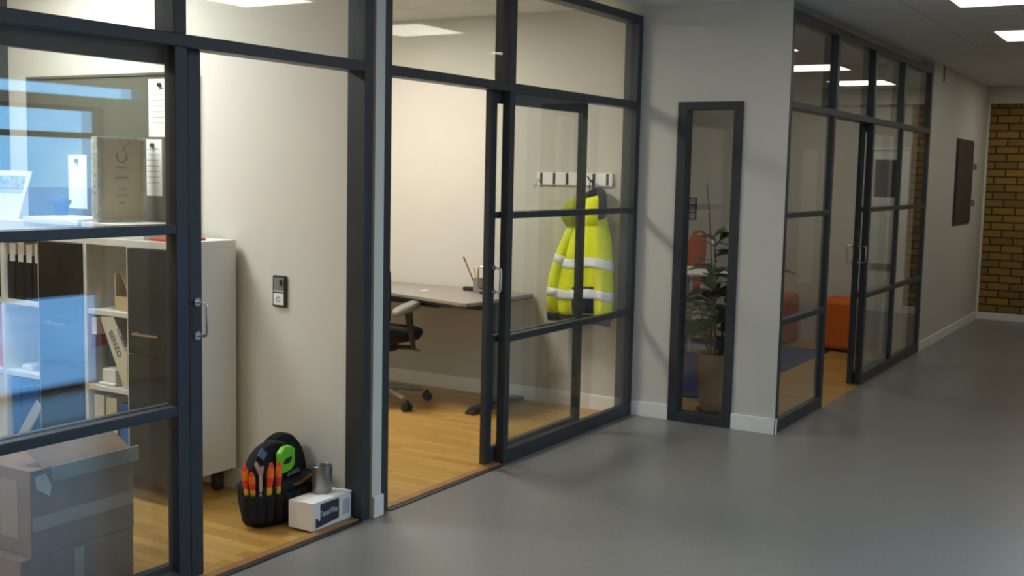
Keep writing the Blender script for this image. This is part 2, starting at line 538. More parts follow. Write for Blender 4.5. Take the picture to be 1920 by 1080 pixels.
def handle(parent, x, y, zc, sgn):
    h = MB()
    zt, zb = zc+.064, zc-.064
    yo = y+sgn*.055
    h.tube([(x, y, zt), (x, y+sgn*.035, zt), (x, yo-sgn*.006, zt-.003), (x, yo, zt-.012), (x, yo, zb+.012), (x, yo-sgn*.006, zb+.003), (x, y+sgn*.035, zb), (x, y, zb)], .005, 10)
    for z in (zt, zb):
        h.tube([(x, y, z), (x, y+sgn*.008, z)], .017, 16)
    h.build('door_handle', chrome, parent, smooth=True)
def sliding_door(name, x0, x1, Y, label, hx):
    D = thing(name, ((x0+x1)/2, Y, 0), label, None, None, 'structure')
    y0, y1 = Y+.058, Y+.094
    zb, zt = .012, 2.0175
    for a, b in ((x0, x0+.062), (x1-.062, x1)):
        box(a, b, y0, y1, zb, zt).build('stile', metal, D, bevel=.003)
    box(x0+.062, x1-.062, y0, y1, zb, zb+.085).build('rail', metal, D, bevel=.003)
    box(x0+.062, x1-.062, y0, y1, 1.955, zt).build('rail', metal, D, bevel=.003)
    for r in RZ:
        box(x0+.062, x1-.062, y0+.004, y1-.004, *r).build('glazing_bar', metal, D, bevel=.003)
    zs = [zb+.085, .675, .713, 1.345, 1.38, 1.955]
    for i in (0, 2, 4):
        pane(D, x0+.062, x1-.062, (y0+y1)/2, zs[i], zs[i+1])
    handle(D, hx, y0, 1.018, -1)
    handle(D, hx, y1, 1.018, 1)
    return D

# first partition: fixed bay left of 2.88, doorway 2.94..3.96
partition('window_1', .55, XW1, Y1, [(1.85, 2.885, True, True), (.607, 1.80, False, False)], [1.825, 2.911], 'dark steel glazed front of the first office', post=.057, postd=.057)
door1 = sliding_door('door_1', 2.02, 3.062, Y1, 'sliding glass door pushed open behind the fixed bay', 3.033)
partition('window_2', XW2, XR-.002, Y1, [(5.235, XR-.059, True, False)], [5.208], 'dark steel glazed front of the second office')
door2 = sliding_door('door_2', 5.088, 6.185, Y1, 'half open sliding glass door of the second office', 5.13)
partition('window_3', XR+.011, X3E, Y3, [(XR+.068, 7.80, False, True), (8.94, 9.85, True, True), (9.90, X3E-.057, False, False)], [7.86, 8.89, 9.875], 'dark steel glazed front of the lounge')
door3 = sliding_door('door_3', 8.83, 10.02, Y3, 'half open sliding glass door of the lounge', 8.86)
# faint etched mark on the second door's glass
MK = basis((5.62, Y1+.0755-.0045, 1.5), (1, 0, 0), (0, 0, 1))
mk = MB()
mk.tube([(5.56, Y1+.0705, 1.535), (5.585, Y1+.0705, 1.512), (5.62, Y1+.0705, 1.56), (5.665, Y1+.0705, 1.51)], .0028, 6)
mk.build('etched_mark', mat('etched_grey', (.36, .36, .28), .7), door2)

# narrow window in the return wall
W = thing('window_4', (XR, (NY0+NY1)/2, 0), 'tall narrow window framed in dark steel', None, None, 'structure')
fm = MB().box(XR-.012, XR+.09, NY0, NY0+.062, 0, NZ).box(XR-.012, XR+.09, NY1-.062, NY1, 0, NZ)
fm.box(XR-.012, XR+.09, NY0+.062, NY1-.062, 0, .062).box(XR-.012, XR+.09, NY0+.062, NY1-.062, NZ-.05, NZ)
fm.build('window_frame', metal, W, bevel=.003)
box(XR+.04, XR+.046, NY0+.056, NY1-.056, .056, NZ-.044).build('pane', glass, W)

# ------------------------------------------------------------------ ceiling lights
def ceiling_light(x, y, m_, label, group=None, s=.6, sy=None):
    sy = sy or s
    t = thing('ceiling_light', (x, y, HC), label, 'ceiling light', group)
    f = MB()
    a, b = s/2, sy/2
    f.box(x-a, x+a, y-b, y-b+.015, HC-.012, HC).box(x-a, x+a, y+b-.015, y+b, HC-.012, HC)
    f.box(x-a, x-a+.015, y-b+.015, y+b-.015, HC-.012, HC).box(x+a-.015, x+a, y-b+.015, y+b-.015, HC-.012, HC)
    f.build('light_frame', white, t)
    box(x-a+.015, x+a-.015, y-b+.015, y+b-.015, HC-.009, HC-.001).build('diffuser', m_, t)
    return t
LX = [(1.5, 'bright square ceiling light above the photographer'), (3.4, 'bright square ceiling light before the first office'),
      (5.45, 'bright square ceiling light mirrored above the toolbag doorway'), (7.22, 'bright ceiling light cut off at the top of the picture'),
      (9.15, 'bright square ceiling light near the right picture edge'), (11.15, 'bright ceiling light just peeking in at the right edge'),
      (13.05, 'bright square ceiling light nearest the brick wall')]
for x, lb in LX:
    ceiling_light(x, 1.06, lampc if x < 6 else lampm if x < 8 else lampf if x < 12 else lampe, lb, 'corridor ceiling lights', .66, .64)
ceiling_light(3.3, 4.8, lamp1, 'warm ceiling light over the first office', 'office ceiling lights', .6, .6)
ceiling_light(1.0, 4.55, lamp1, 'warm ceiling light in the left half of the first office', 'office ceiling lights', .6, .6)
ceiling_light(5.5, 4.75, lamp2, 'warm ceiling light over the second office')
ceiling_light(9.3, 3.3, lamp3, 'warm ceiling light over the lounge near its doorway')

# ------------------------------------------------------------------ first office: shelving unit
XF = 3.62
ZB, ZT = .115, 1.24
TT = .03
U = thing('shelving_unit', (3.81, 4.6, 0), 'white cube shelving unit with black doors on castors along the office wall', 'shelf')
YS = [3.99, 4.30, 4.61, 4.955, 5.255, 5.56]
cs = MB()
XBk = 4.008
cs.box(XF, XBk, YS[0], YS[-1], ZT-.035, ZT)           # top
cs.box(XF, XBk, YS[0], YS[-1], ZB, ZB+.035)           # bottom
cs.box(XF, XBk, YS[0], YS[0]+.03, ZB+.035, ZT-.035)
cs.box(XF, XBk, YS[-1]-.03, YS[-1], ZB+.035, ZT-.035)
for y in YS[1:-1]:
    cs.box(XF, XBk-.01, y-.012, y+.012, ZB+.035, ZT-.035)
cs.box(XBk-.012, XBk-.002, YS[0]+.03, YS[-1]-.03, ZB+.035, ZT-.035)
cs.build('carcass', laq, U, bevel=.002)
ZR = [.52, .89]
for i in (1, 3, 4):
    for z in ZR:
        box(XF+.004, XBk-.014, YS[i]+.0125, YS[i+1]-.0125, z-.024, z).build('shelf_board', laq, U, bevel=.0015)
for i, zs_ in ((0, .705), (2, .61)):
    for k, (a, b) in enumerate(((ZB+.002, zs_-.002), (zs_+.002, ZT-.037))):
        y0 = YS[i]+(.003 if i == 0 else .0125); y1 = YS[i+1]-.0125
        dr = box(XF-.016, XF-.001, y0, y1, a, b).build('door', blackl, U, bevel=.002)
        if k:
            zc = .805; yc = (y0+y1)/2
            hm = MB().tube([(XF-.016, yc-.075, zc), (XF-.042, yc-.085, zc), (XF-.042, yc+.085, zc), (XF-.016, yc+.075, zc)], .0065, 8)
            hm.build('door_handle', chrome, dr, smooth=True)
for (cx, cy) in ((XF+.06, 4.06), (XBk-.06, 4.06), (XF+.06, 5.49), (XBk-.06, 5.49)):
    cst = MB().tube([(cx-.016, cy, .030), (cx+.016, cy, .030)], .030, 16)
    cst.box(cx-.024, cx+.024, cy-.02, cy+.02, .045, ZB)
    cst.build('castor', blackp, U, smooth=True)

# --- contents, column B (y 4.30..4.61)
t = thing('storage_box', (3.72, 4.37, .89), 'small open pale box in the top shelf compartment', 'box')
MB().box(3.66, 3.80, 4.325, 4.333, .8905, 1.01).box(3.66, 3.80, 4.437, 4.445, .8905, 1.07).box(3.66, 3.668, 4.333, 4.437, .8905, .96).box(3.792, 3.80, 4.333, 4.437, .8905, 1.05).box(3.668, 3.792, 4.333, 4.437, .8905, .897).build('box_body', woodlt, t)
for k, (ya, za, yb, zb_, lb) in enumerate(((4.425, 1.075, 4.34, .93, 'thin wooden ruler leaning inside the small pale box'), (4.40, 1.08, 4.345, .95, 'second wooden ruler leaning behind the first one'))):
    x = 3.69+.03*k
    M_ = basis((x, (ya+yb)/2, (za+zb_)/2), (0, ya-yb, za-zb_), (1, 0, 0))
    L = math.hypot(ya-yb, za-zb_)/2
    o = box(-L, L, -.012, .012, -.002, .002, M_).build('ruler', woodlt); tag(o, lb, 'ruler')
# middle row: leaning magazine file with printed lettering
t = thing('magazine_file', (3.72, 4.42, .52), 'cream magazine file with blue lettering leaning diagonally on the shelf', 'file box')
Mf = basis((3.635, 4.325, .5235), (0, .155, .30), (1, 0, 0))   # x along file, y depth
box(0, .335, .0, .24, 0, .006, Mf).box(0, .335, 0, .24, .064, .07, Mf).build('side_panel', cream, t) if False else None
fmf = MB().box(0, .335, 0, .24, 0, .004, Mf)
fmf.build('side_panel', cream, t)
# spine panel facing the room
poly = [(4.3225, .522), (4.3225, .80), (4.42, .868), (4.50, .868), (4.50, .855)]
sp_ = MB().prism([(4.3225, .5215), (4.345, .5215), (4.505, .845), (4.50, .862), (4.415, .862), (4.3225, .72)], 'x', XF+.006, XF+.009)
spn = sp_.build('spine', cream, t)
d_ = Vector((0, -.155, -.31)).normalized()
Mt = basis((XF+.0048, 4.378, .715), d_, d_.cross(Vector((-1, 0, 0))) * -1)
def lettering(s, cy, cz, size, nm='printed_lettering'):
    xd = Vector((0, -.10, -.17)).normalized()
    zd = Vector((-1, 0, 0))
    yd = zd.cross(xd)
    return text(nm, s, size, basis((XF+.0052, cy, cz), xd, yd), inkb, t, bold=.0008)
lettering('BENZO', 4.405, .735, .042)
lettering('COMBO', 4.352, .762, .034)
t2 = tag(MB().box(XF+.02, XF+.30, 4.43, 4.545, .522, .535).box(XF+.03, XF+.29, 4.435, 4.53, .535, .60).build('paper_stack', paper, bevel=.004), 'loose white papers lying on the middle shelf board', 'paper')
tag(MB().box(XF+.09, XF+.33, 4.47, 4.575, .601, .765).build('storage_case', blackp, bevel=.006), 'black case standing behind the loose papers', 'case')
t = thing('paper_folder', (3.70, 4.58, .76), 'orange edged folder with papers at the left of the compartment', 'folder')
box(XF+.012, XF+.26, 4.583, 4.591, .7, .865).build('cover', orange, t)
MB().box(XF+.016, XF+.25, 4.548, 4.582, .766, .85).build('paper_sheets', paper, t)
# bottom row of B
def binder(name, y0, y1, z0, h, mat_, label, x0=XF+.03, dep=.27, grp=None, lab=None):
    t = thing(name, (x0+dep/2, (y0+y1)/2, z0), label, 'binder', grp)
    b = MB().box(x0, x0+.003, y0, y1, z0, z0+h).box(x0+.003, x0+dep, y0, y0+.003, z0, z0+h).box(x0+.003, x0+dep, y1-.003, y1, z0, z0+h)
    b.build('cover', mat_, t)
    box(x0+.01, x0+dep-.01, y0+.004, y1-.004, z0+.004, z0+h-.012).build('paper_sheets', paper, t)
    if lab: box(x0-.001, x0, y0+.01, y1-.01, z0+h*.45, z0+h*.8).build('spine_label', lab, t)
    return t
zb0 = ZB+.036
binder('ring_binder', 4.52, 4.592, zb0, .315, laq, 'white ring binder at the left of the lowest compartment')
binder('ring_binder', 4.43, 4.505, zb0, .31, cream, 'cream ring binder beside the white one')
binder('ring_binder', 4.33, 4.41, zb0, .29, bluef, 'blue ring binder beside the cream one')
# column D (y 4.955..5.255)
for k, lb in enumerate(('rightmost black magazine file in the upper left compartment', 'second black magazine file from the right', 'third black magazine file from the right', 'leftmost black magazine file stuffed with papers')):
    y0 = 4.975+k*.067
    t = thing('magazine_file', (3.77, y0+.03, .89), lb, 'file box', 'black magazine files')
    m_ = MB().box(XF+.02, XF+.024, y0, y0+.06, .891, 1.085).box(XF+.024, XF+.27, y0, y0+.003, .891, 1.12).box(XF+.024, XF+.27, y0+.057, y0+.06, .891, 1.12).box(XF+.024, XF+.27, y0+.003, y0+.057, .891, .895)
    m_.build('case', blackp, t)
    box(XF+.03, XF+.25, y0+.006, y0+.054, .896, 1.185-.01*(k % 2)).build('paper_sheets', paper, t)
cu_ = MB().box(XF+.08, XF+.30, 4.985, 5.09, .521, .60)
tag(cu_.build('document_pouch', mat('dark_grey_cloth', (.06, .065, .07), .9), bevel=.03), 'dark grey pouch lying in the half empty compartment', 'pouch')
cu_ = MB().box(XF+.05, XF+.30, 5.10, 5.18, .521, .55)
tag(cu_.build('paper_stack', paper, bevel=.006), 'small white paper pile beside the dark pouch', 'paper')
t = binder('ring_binder', 5.165, 5.235, zb0, .33, bluef, 'blue ring binder standing in the lower left compartment')
t = binder('ring_binder', 5.02, 5.155, zb0, .0001+.30, bluef, 'thick blue binder beside the first blue binder')
t = thing('magazine_file', (3.7, 5.05, zb0), 'pale blue magazine file tilted in front of blue binders', 'file box')
Mf = basis((XF+.010, 5.17, zb0+.038), (0, -.17, .215), (1, 0, 0))
box(0, .245, 0, .012, -.055, 0, Mf).build('case', mat('pale_blue_card', (.50, .58, .68), .6), t)
# column E
binder('ring_binder', 5.28, 5.35, .891, .30, blackp, 'black ring binder in the leftmost column')
binder('ring_binder', 5.27, 5.35, .5215, .33, orangep, 'orange ring binder at the left picture edge')
binder('ring_binder', 5.27, 5.35, zb0, .33, laq, 'white ring binder below the orange one')

# --- on top of the unit
ps = MB()
for k in range(5):
    a = random.uniform(-.01, .01)
    ps.box(XF+.02+a, XF+.30+a, 4.68+a, 5.10+a*2, ZT+.001+k*.016, ZT+.001+k*.016+.0145)
tag(ps.build('paper_pile', paper), 'flat pile of white papers on top of the shelving', 'paper')
tag(MB().box(XF+.02, XF+.32, 4.21, 4.655, ZT+.001, ZT+.068).build('flat_carton', laq, bevel=.003), 'flat white carton under the framed certificate', 'box')
tag(MB().box(XF+.03, XF+.33, 5.15, 5.50, ZT+.001, ZT+.055).build('flat_carton', laq, bevel=.003), 'flat white carton under the photo card', 'box')
tag(box(XF+.02, XF+.24, 4.04, 4.17, ZT+.001, ZT+.012).build('paper_folder', redor), 'thin red folder on the right end of the shelving', 'folder')
t = thing('framed_certificate', (3.81, 4.57, ZT+.069), 'brown certificate in a grey frame standing on the shelving', 'frame')
zc0, zc1, xc0, xc1, yc = ZT+.069, 1.722, 3.657, 3.955, 4.55
MB().box(xc0, xc0+.016, yc, yc+.045, zc0, zc1).box(xc1-.016, xc1, yc, yc+.045, zc0, zc1).box(xc0+.016, xc1-.016, yc, yc+.045, zc0, zc0+.014).box(xc0+.016, xc1-.016, yc, yc+.045, zc1-.014, zc1).build('frame_edge', certf, t, bevel=.002)
box(xc0+.016, xc1-.016, yc+.012, yc+.04, zc0+.014, zc1-.014).build('certificate_sheet', certm, t)
box(xc0-.0012, xc0, yc+.002, yc+.043, zc0, zc1).build('side_strip', mat('marbled_strip', (.5, .5, .45), .5, var=.4, vscale=60), t)
xd_, yf, zc_ = (xc0+xc1)/2+.005, yc+.0105, 1.63
e_ = MB()
e_.tube([(xd_-.030*math.cos(a), yf, zc_+.030*math.sin(a)) for a in [math.radians(v) for v in range(150, 400, 15)]], .003, 6)
e_.build('round_emblem', mat('emblem_blue_grey', (.16, .15, .2), .6), t)
MB().tube([(xd_+.008, yf, 1.652), (xd_+.018, yf, 1.68), (xd_+.05, yf, 1.695)], .002, 6).build('emblem_stroke', redor, t)
for z, w_, h_ in ((1.575, .075, .008), (1.525, .08, .010), (1.47, .05, .006), (1.44, .07, .006), (1.40, .04, .006)):
    lm = MB()
    for k in range(int(w_/.010)):
        lm.box(xd_-w_/2+.010*k, xd_-w_/2+.010*k+.007, yf, yf+.001, z-h_/2, z+h_/2)
    lm.build('blurred_line', mat('faint_print', (.24, .20, .16), .6) if 'faint_print' not in MATS else MATS['faint_print'], t)
# photo card leaning on the left
t = thing('photo_card', (3.72, 5.3, ZT+.056), 'white desk calendar with a colour photo at the left edge', 'calendar')
Mp = basis((3.70, 5.245, ZT+.058), (0, 1, 0), (.04, -.18 and 0, .26))
Mp = basis((3.70, 5.24, ZT+.058), (0, 1, 0), (.03, -.075, .26))
MP2 = Matrix.Identity(4)
cdm = MB()
q0 = [Vector((3.70, 5.225, 1.296)), Vector((3.70, 5.50, 1.296)), Vector((3.73, 5.43, 1.545)), Vector((3.73, 5.150, 1.545))]
n_ = (q0[1]-q0[0]).cross(q0[3]-q0[0]).normalized()*.006
cdm.loft([[v for v in q0], [v+n_ for v in q0]])
cdm.build('card', paper, t)
def onq(u, v): return q0[0].lerp(q0[1], u).lerp(q0[3].lerp(q0[2], u), v)
phm = bpy.data.materials.new('group_photo')
phm.use_nodes = True
_n = phm.node_tree
_v = _n.nodes.new('ShaderNodeTexVoronoi'); _v.inputs['Scale'].default_value = 55
_t = _n.nodes.new('ShaderNodeTexCoord')
_h = _n.nodes.new('ShaderNodeHueSaturation'); _h.inputs['Saturation'].default_value = .45; _h.inputs['Value'].default_value = .55
_n.links.new(_t.outputs['Object'], _v.inputs['Vector']); _n.links.new(_v.outputs['Color'], _h.inputs['Color'])
_n.links.new(_h.outputs[0], _n.nodes['Principled BSDF'].inputs['Base Color'])
pq = [onq(.09, .62), onq(.93, .62), onq(.93, .9), onq(.09, .9)]
sgn_ = -1 if n_.x > 0 else 1
MB().loft([[v+n_*sgn_*.1 for v in pq], [v+n_*sgn_*.25 for v in pq]]).build('photo', phm, t)
pq = [onq(.09, .55), onq(.93, .55), onq(.93, .61), onq(.09, .61)]
MB().loft([[v+n_*sgn_*.1 for v in pq], [v+n_*sgn_*.25 for v in pq]]).build('photo_caption', mat('pale_teal', (.45, .66, .70), .6), t)
tag(MB().lathe([(.001, 0), (.03, 0), (.034, .02), (.04, .05), (.055, .07), (.02, .09), (.001, .10)], (3.86, 5.09, ZT+.0825), 14).build('blue_cap', mat('blue_cloth', (.03, .06, .16), .9), smooth='all'), 'dark blue cloth lump behind the photo card', 'cap')
t = thing('mug', (3.87, 4.165, ZT+.001), 'small white mug at the right end of the shelving', 'mug')
MB().lathe([(.0, 0), (.032, 0), (.034, .01), (.037, .09), (.034, .09), (.03, .012), (0, .01)], (3.87, 4.165, ZT+.001), 20).build('cup', white, t, smooth=True)
MB().tube([(3.87, 4.13, ZT+.075), (3.87, 4.105, ZT+.07), (3.87, 4.10, ZT+.045), (3.87, 4.13, ZT+.025)], .005, 8).build('mug_handle', white, t, smooth=True)

# --- board on the wall with papers
XWB = XW1+.012
B = thing('notice_board', (XWB, 4.9, 1.3), 'large dark green board on the first office wall', 'board')
box(XWB-.022, XWB, 4.275, 5.545, 1.29, 2.04).build('board_surface', board_m, B)
MB().box(XWB-.03, XWB, 4.262, 4.275, 1.277, 2.053).box(XWB-.03, XWB, 5.545, 5.558, 1.277, 2.053).box(XWB-.03, XWB, 4.275, 5.545, 2.04, 2.053).box(XWB-.03, XWB, 4.275, 5.545, 1.277, 1.29).build('board_frame', mat('brown_grey_frame', (.12, .11, .095), .4), B)
sheets = [('white sheet pinned left of the framed certificate', 5.075, 5.222, 1.35, 1.635), ('white sheet pinned right of the framed certificate', 4.50, 4.645, 1.435, 1.72), ('white sheet pinned at the top right of the board', 4.46, 4.592, 1.732, 2.02)]
for k, (lb, a, b, c, e) in enumerate(sheets):
    t = thing('paper_sheet', (XWB-.024, (a+b)/2, c), lb, 'paper', 'sheets on the board')
    box(XWB-.0245, XWB-.0232, a, b, c, e).build('sheet', paper, t)
    lm = MB()
    for j in range(7):
        z = e-.05-.028*j
        lm.box(XWB-.0249, XWB-.0246, a+.02, b-.02-random.uniform(0, .03), z-.0015, z+.0015)
    if k: lm.build('printed_lines', inkg, t)
    o = MB().tube([(XWB-.0252, (a+b)/2-.01*k, e-.03), (XWB-.038, (a+b)/2-.01*k, e-.03)], .011, 14).build('board_magnet', blackp, smooth=True)
    tag(o, ('round black magnet on the sheet left of the certificate', 'round black magnet on the sheet right of the certificate', 'round black magnet on the topmost sheet')[k], 'magnet')
Mm = basis((XWB-.03, 4.83, 1.79), (0, .14, .08), (0, -.08, .14))
mm = MB().lathe([(.0, -.012), (.032, -.012), (.036, -.004), (.030, .012), (.0, .018)], (0, 0, 0), 20, 2.1, .95)
for v in mm.bm.verts: v.co = Mm @ Vector((v.co.x, v.co.y, v.co.z*.9+.030))
tag(mm.build('board_eraser', blackp, smooth=True), 'glossy black oval eraser stuck on the dark board', 'eraser')

# --- light switch on the office wall
t = thing('light_switch', (XWB, 3.72, .93), 'black framed double switch plate on the first office wall', 'switch')
box(XWB-.012, XWB, 3.678, 3.766, .932, 1.083).build('switch_frame', blackp, t, bevel=.006)
box(XWB-.016, XWB-.0125, 3.69, 3.754, 1.015, 1.072).build('dimmer_plate', greyp, t, bevel=.003)
box(XWB-.021, XWB-.0165, 3.700, 3.712, 1.035, 1.064).build('slider', blackp, t)
box(XWB-.017, XWB-.0125, 3.69, 3.754, 1.005, 1.0135).build('label_strip', mat('pale_grey_plastic', (.5, .5, .48), .4), t)
box(XWB-.018, XWB-.0125, 3.69, 3.754, .942, .998).build('rocker', white, t, bevel=.004)
MB().tube([(XWB-.0187+0, 3.722+.011*math.cos(a), .97+.011*math.sin(a)) for a in [i*PI/8 for i in range(17)]], .0015, 6).build('rocker_mark', inkg, t)

# ------------------------------------------------------------------ moving boxes behind the first bay
t = thing('moving_box', (2.67, 3.65, 0), 'lower brown cardboard box behind the glass at the left', 'box')
bb = MB().box(2.40, 2.888, 3.42, 3.86, .0005, .212)
bb.build('box_body', brown, t, bevel=.003)
box(2.62, 2.66, 3.4185, 3.4195, .02, .20).build('tape_strip', tape, t)
t = thing('moving_box', (2.67, 3.65, .2135), 'upper brown cardboard box with pale tape bands', 'box')
box(2.445, 2.892, 3.42, 3.82, .2135, .523).build('box_body', brown, t, bevel=.003)
MB().box(2.53, 2.912, 3.412, 3.4195, .470, .525).build('tape_strip', tape, t)
MB().box(2.45, 2.888, 3.4175, 3.4195, .305, .355).build('tape_strip', tape, t)
MB().box(2.4435, 2.4449, 3.49, 3.59, .27, .48).build('side_label', mat('light_brown_card', (.38, .30, .22), .8), t)
fl_ = MB(); fl_.loft([[(2.50, 3.425, .525), (2.88, 3.425, .525), (2.88, 3.56, .60), (2.50, 3.56, .60)], [(2.50, 3.429, .525), (2.88, 3.429, .525), (2.88, 3.564, .60), (2.50, 3.564, .60)]])
fl_.build('box_flap', brown, t)
tgm = MB(); tgm.loft([[(2.46, 3.4165, .500), (2.505, 3.4165, .505), (2.528, 3.4165, .46), (2.52, 3.4165, .42), (2.468, 3.4165, .455)], [(2.46, 3.4158, .500), (2.505, 3.4158, .505), (2.528, 3.4158, .46), (2.52, 3.4158, .42), (2.468, 3.4158, .455)]])
tag(tgm.build('paper_tag', paper), 'torn white paper tag on the upper cardboard box', 'tag')

# ------------------------------------------------------------------ tool bag, white box, cup
BX, BY = 3.762, 3.495
t = thing('tool_bag', (BX, BY, 0), 'black open tool bag full of pockets in the doorway', 'bag')
def ell(rx, ry, n=36, ph=0, amp=0, k=12, e=2.6):
    out = []
    for i in range(n):
        a = 2*PI*i/n
        c, s = math.cos(a), math.sin(a)
        r = (abs(c)**e+abs(s)**e)**(-1/e)
        r *= 1+amp*abs(math.sin(k*a/2))
        out.append((rx*r*c, ry*r*s))
    return out
rings = []
for z, kx, ky in ((.0005, .165, .085), (.02, .178, .095), (.10, .195, .105), (.17, .205, .11), (.185, .20, .107)):
    rings.append([(BX+x, BY+y, z) for x, y in ell(kx, ky, 96, 0, .035, 24)])
bg_ = MB().loft(rings, caps=True)
bg_.build('pocket_body', blackf, t, smooth=True)
def arch(cx, cy, w_, z0, h, th, rot, name):
    pts = []
    n = 22
    for i in range(n+1):
        a = PI*i/n
        pts.append((-w_*math.cos(a)*(1 if abs(math.cos(a)) < .99 else 1), z0+h*math.sin(a)**.8))
    mb = MB()
    R_ = Matrix.Translation((cx, cy, 0)) @ Matrix.Rotation(rot, 4, 'Z')
    rr = []
    for yy, sc in ((-th, .96), (-th*.5, 1), (th*.5, 1), (th, .96)):
        rr.append([R_ @ Vector((x*sc, yy+(z-z0)*.10, z0+(z-z0)*sc)) for x, z in pts])
    mb.loft(rr)
    return mb.build(name, blackf, t, smooth=True)
arch(3.715, 3.475, .165, .16, .205, .026, -.03, 'flap_panel')
arch(3.845, 3.54, .15, .16, .210, .026, .03, 'flap_panel')
# pockets (front)
for i in range(9):
    a = math.radians(188+i*13)
    c_, s_ = math.cos(a), math.sin(a)
    x, y = BX+.213*c_, BY+.122*s_
    pk = MB().lathe([(.012, .03), (.021, .045), (.025, .12), (.0255, .155), (.0245, .158), (.022, .155), (.020, .06), (.0, .05)], (x, y, 0), 14)
    pk.build('pocket', blackf, t, smooth=True)
box(3.588, 3.633, 3.436, 3.440, .315, .352, Matrix.Translation((3.61, 3.438, .335)) @ Matrix.Rotation(.7, 4, 'Y') @ Matrix.Translation((-3.61, -3.438, -.335))).build('buckle', mat('blue_grey_plastic', (.12, .17, .25), .4), t)
lbm = MB()
for k in range(5):
    lbm.box(3.765+.016*k, 3.777+.016*k, 3.432, 3.434, .199+.002*k, .217+.002*k)
lbm.build('label_print', mat('pale_label_print', (.22, .23, .25), .6), t)
# a brown leather seam band
MB().tube([(BX+.212*math.cos(a), BY+.116*math.sin(a), .18+.006*math.sin(5*a)) for a in [math.radians(v) for v in range(265, 320, 5)]], .007, 8).build('leather_trim', mat('brown_leather', (.16, .08, .02), .7), t, smooth=True)
# lime tape measure on the bag
tp = thing('tape_measure', (3.745, 3.44, .27), 'lime green tape measure hanging on the black tool bag', 'tape measure')
pts = [(.055, .042), (.025, .06), (-.02, .058), (-.052, .035), (-.048, -.045), (-.03, -.06), (.03, -.052), (.055, -.03)]
pts = [(3.745+x*.92, .285+z*1.02) for x, z in pts]
MB().prism(pts, 'y', 3.415, 3.4435).build('tape_case', greenp, tp, bevel=.006)
MB().prism([(3.745-.026, .277), (3.745-.01, .292), (3.745+.024, .296), (3.745+.026, .284), (3.745+.006, .268), (3.745-.02, .266)], 'y', 3.412, 3.4145).build('tape_badge', blackp, tp)
# screwdrivers
def screwdriver(x, y, z, h, label, lean):
    s = thing('screwdriver', (x, y, z-.08), label, 'screwdriver', 'insulated screwdrivers in the tool bag')
    def P(k): return (x+lean*k*h, y, z+k*h)
    MB().tube([P(-.15), P(0), P(.18)], .012, 12, radii=[.008, .0125, .011]).build('collar', yelp, s, smooth=True)
    MB().tube([P(.18), P(.35), P(.6), P(.85), P(1)], .014, 12, radii=[.011, .0135, .0145, .013, .007]).build('handle', redp, s, smooth=True)
    MB().tube([P(.50), P(.7), P(.85)], .015, 12, radii=[.0148, .0152, .0136]).build('grip_ring', mat('orange_grip', (.85, .20, .01), .4) if 'orange_grip' not in MATS else MATS['orange_grip'], s, smooth=True)
    MB().tube([P(-.15), (x, y, z-.075)], .003, 8).build('shaft', chrome, s, smooth=True)
    return s
screwdriver(3.5511, 3.4780, .165, .125, 'red and yellow screwdriver at the far left of the bag', -.1)
screwdriver(3.5631, 3.4513, .165, .095, 'short red and yellow screwdriver second from the left', -.1)
screwdriver(3.6167, 3.4058, .165, .130, 'left one of the two red screwdrivers side by side', .1)
screwdriver(3.6555, 3.3893, .165, .130, 'right one of the two red screwdrivers side by side', .05)
WX, WY = 3.5854, 3.4268
t = thing('wrench', (WX, WY, .08), 'beige handled spanner between the screwdrivers', 'wrench')
MB().tube([(WX, WY, .08), (WX, WY, .25)], .008, 10, radii=[.009, .007]).build('handle', mat('beige_handle', (.45, .38, .26), .5), t, smooth=True)
MB().prism([(WX-.012, .25), (WX+.013, .25), (WX+.021, .285), (WX+.009, .285), (WX+.003, .268), (WX-.005, .285), (WX-.030, .315), (WX-.035, .30)], 'y', WY-.005, WY+.005).build('jaw', chrome, t, bevel=.001)
# white carton
t = thing('carton', (3.845, 3.29, 0), 'small white carton with a black logo panel on the doorstep', 'box')
cz = .0125
box(3.692, 3.955, 3.222, 3.362, cz, cz+.122).build('box_body', laq, t, bevel=.002)
box(3.690, 3.957, 3.220, 3.29, cz+.1225, cz+.126).build('lid_flap', paper, t)
MB().prism([(3.712, .022), (3.712, .068), (3.725, .064), (3.73, .052), (3.742, .052), (3.742, .125), (3.868, .125), (3.868, .035)], 'y', 3.2205, 3.2216).build('logo_panel', inkd, t)
text('logo_text', 'TensoVita', .037, basis((3.797, 3.2203, .079), (1, 0, .04), (0, 0, 1)), mat('logo_white', (.6, .6, .6), .6), t, xs=.78, bold=.0004)
MB().box(3.895, 3.94, 3.2210, 3.2216, .04, .11).build('grey_print_patch', mat('pale_print', (.42, .45, .47), .7), t)
# cup on carton
t = thing('metal_cup', (3.86, 3.30, cz+.127), 'grey metal beaker standing on the white carton', 'cup')
MB().lathe([(0, 0), (.042, 0), (.045, .004), (.047, .12), (.045, .122), (.043, .118), (.041, .006), (0, .005)], (3.862, 3.315, cz+.127), 28).build('cup_body', steel, t, smooth=True)

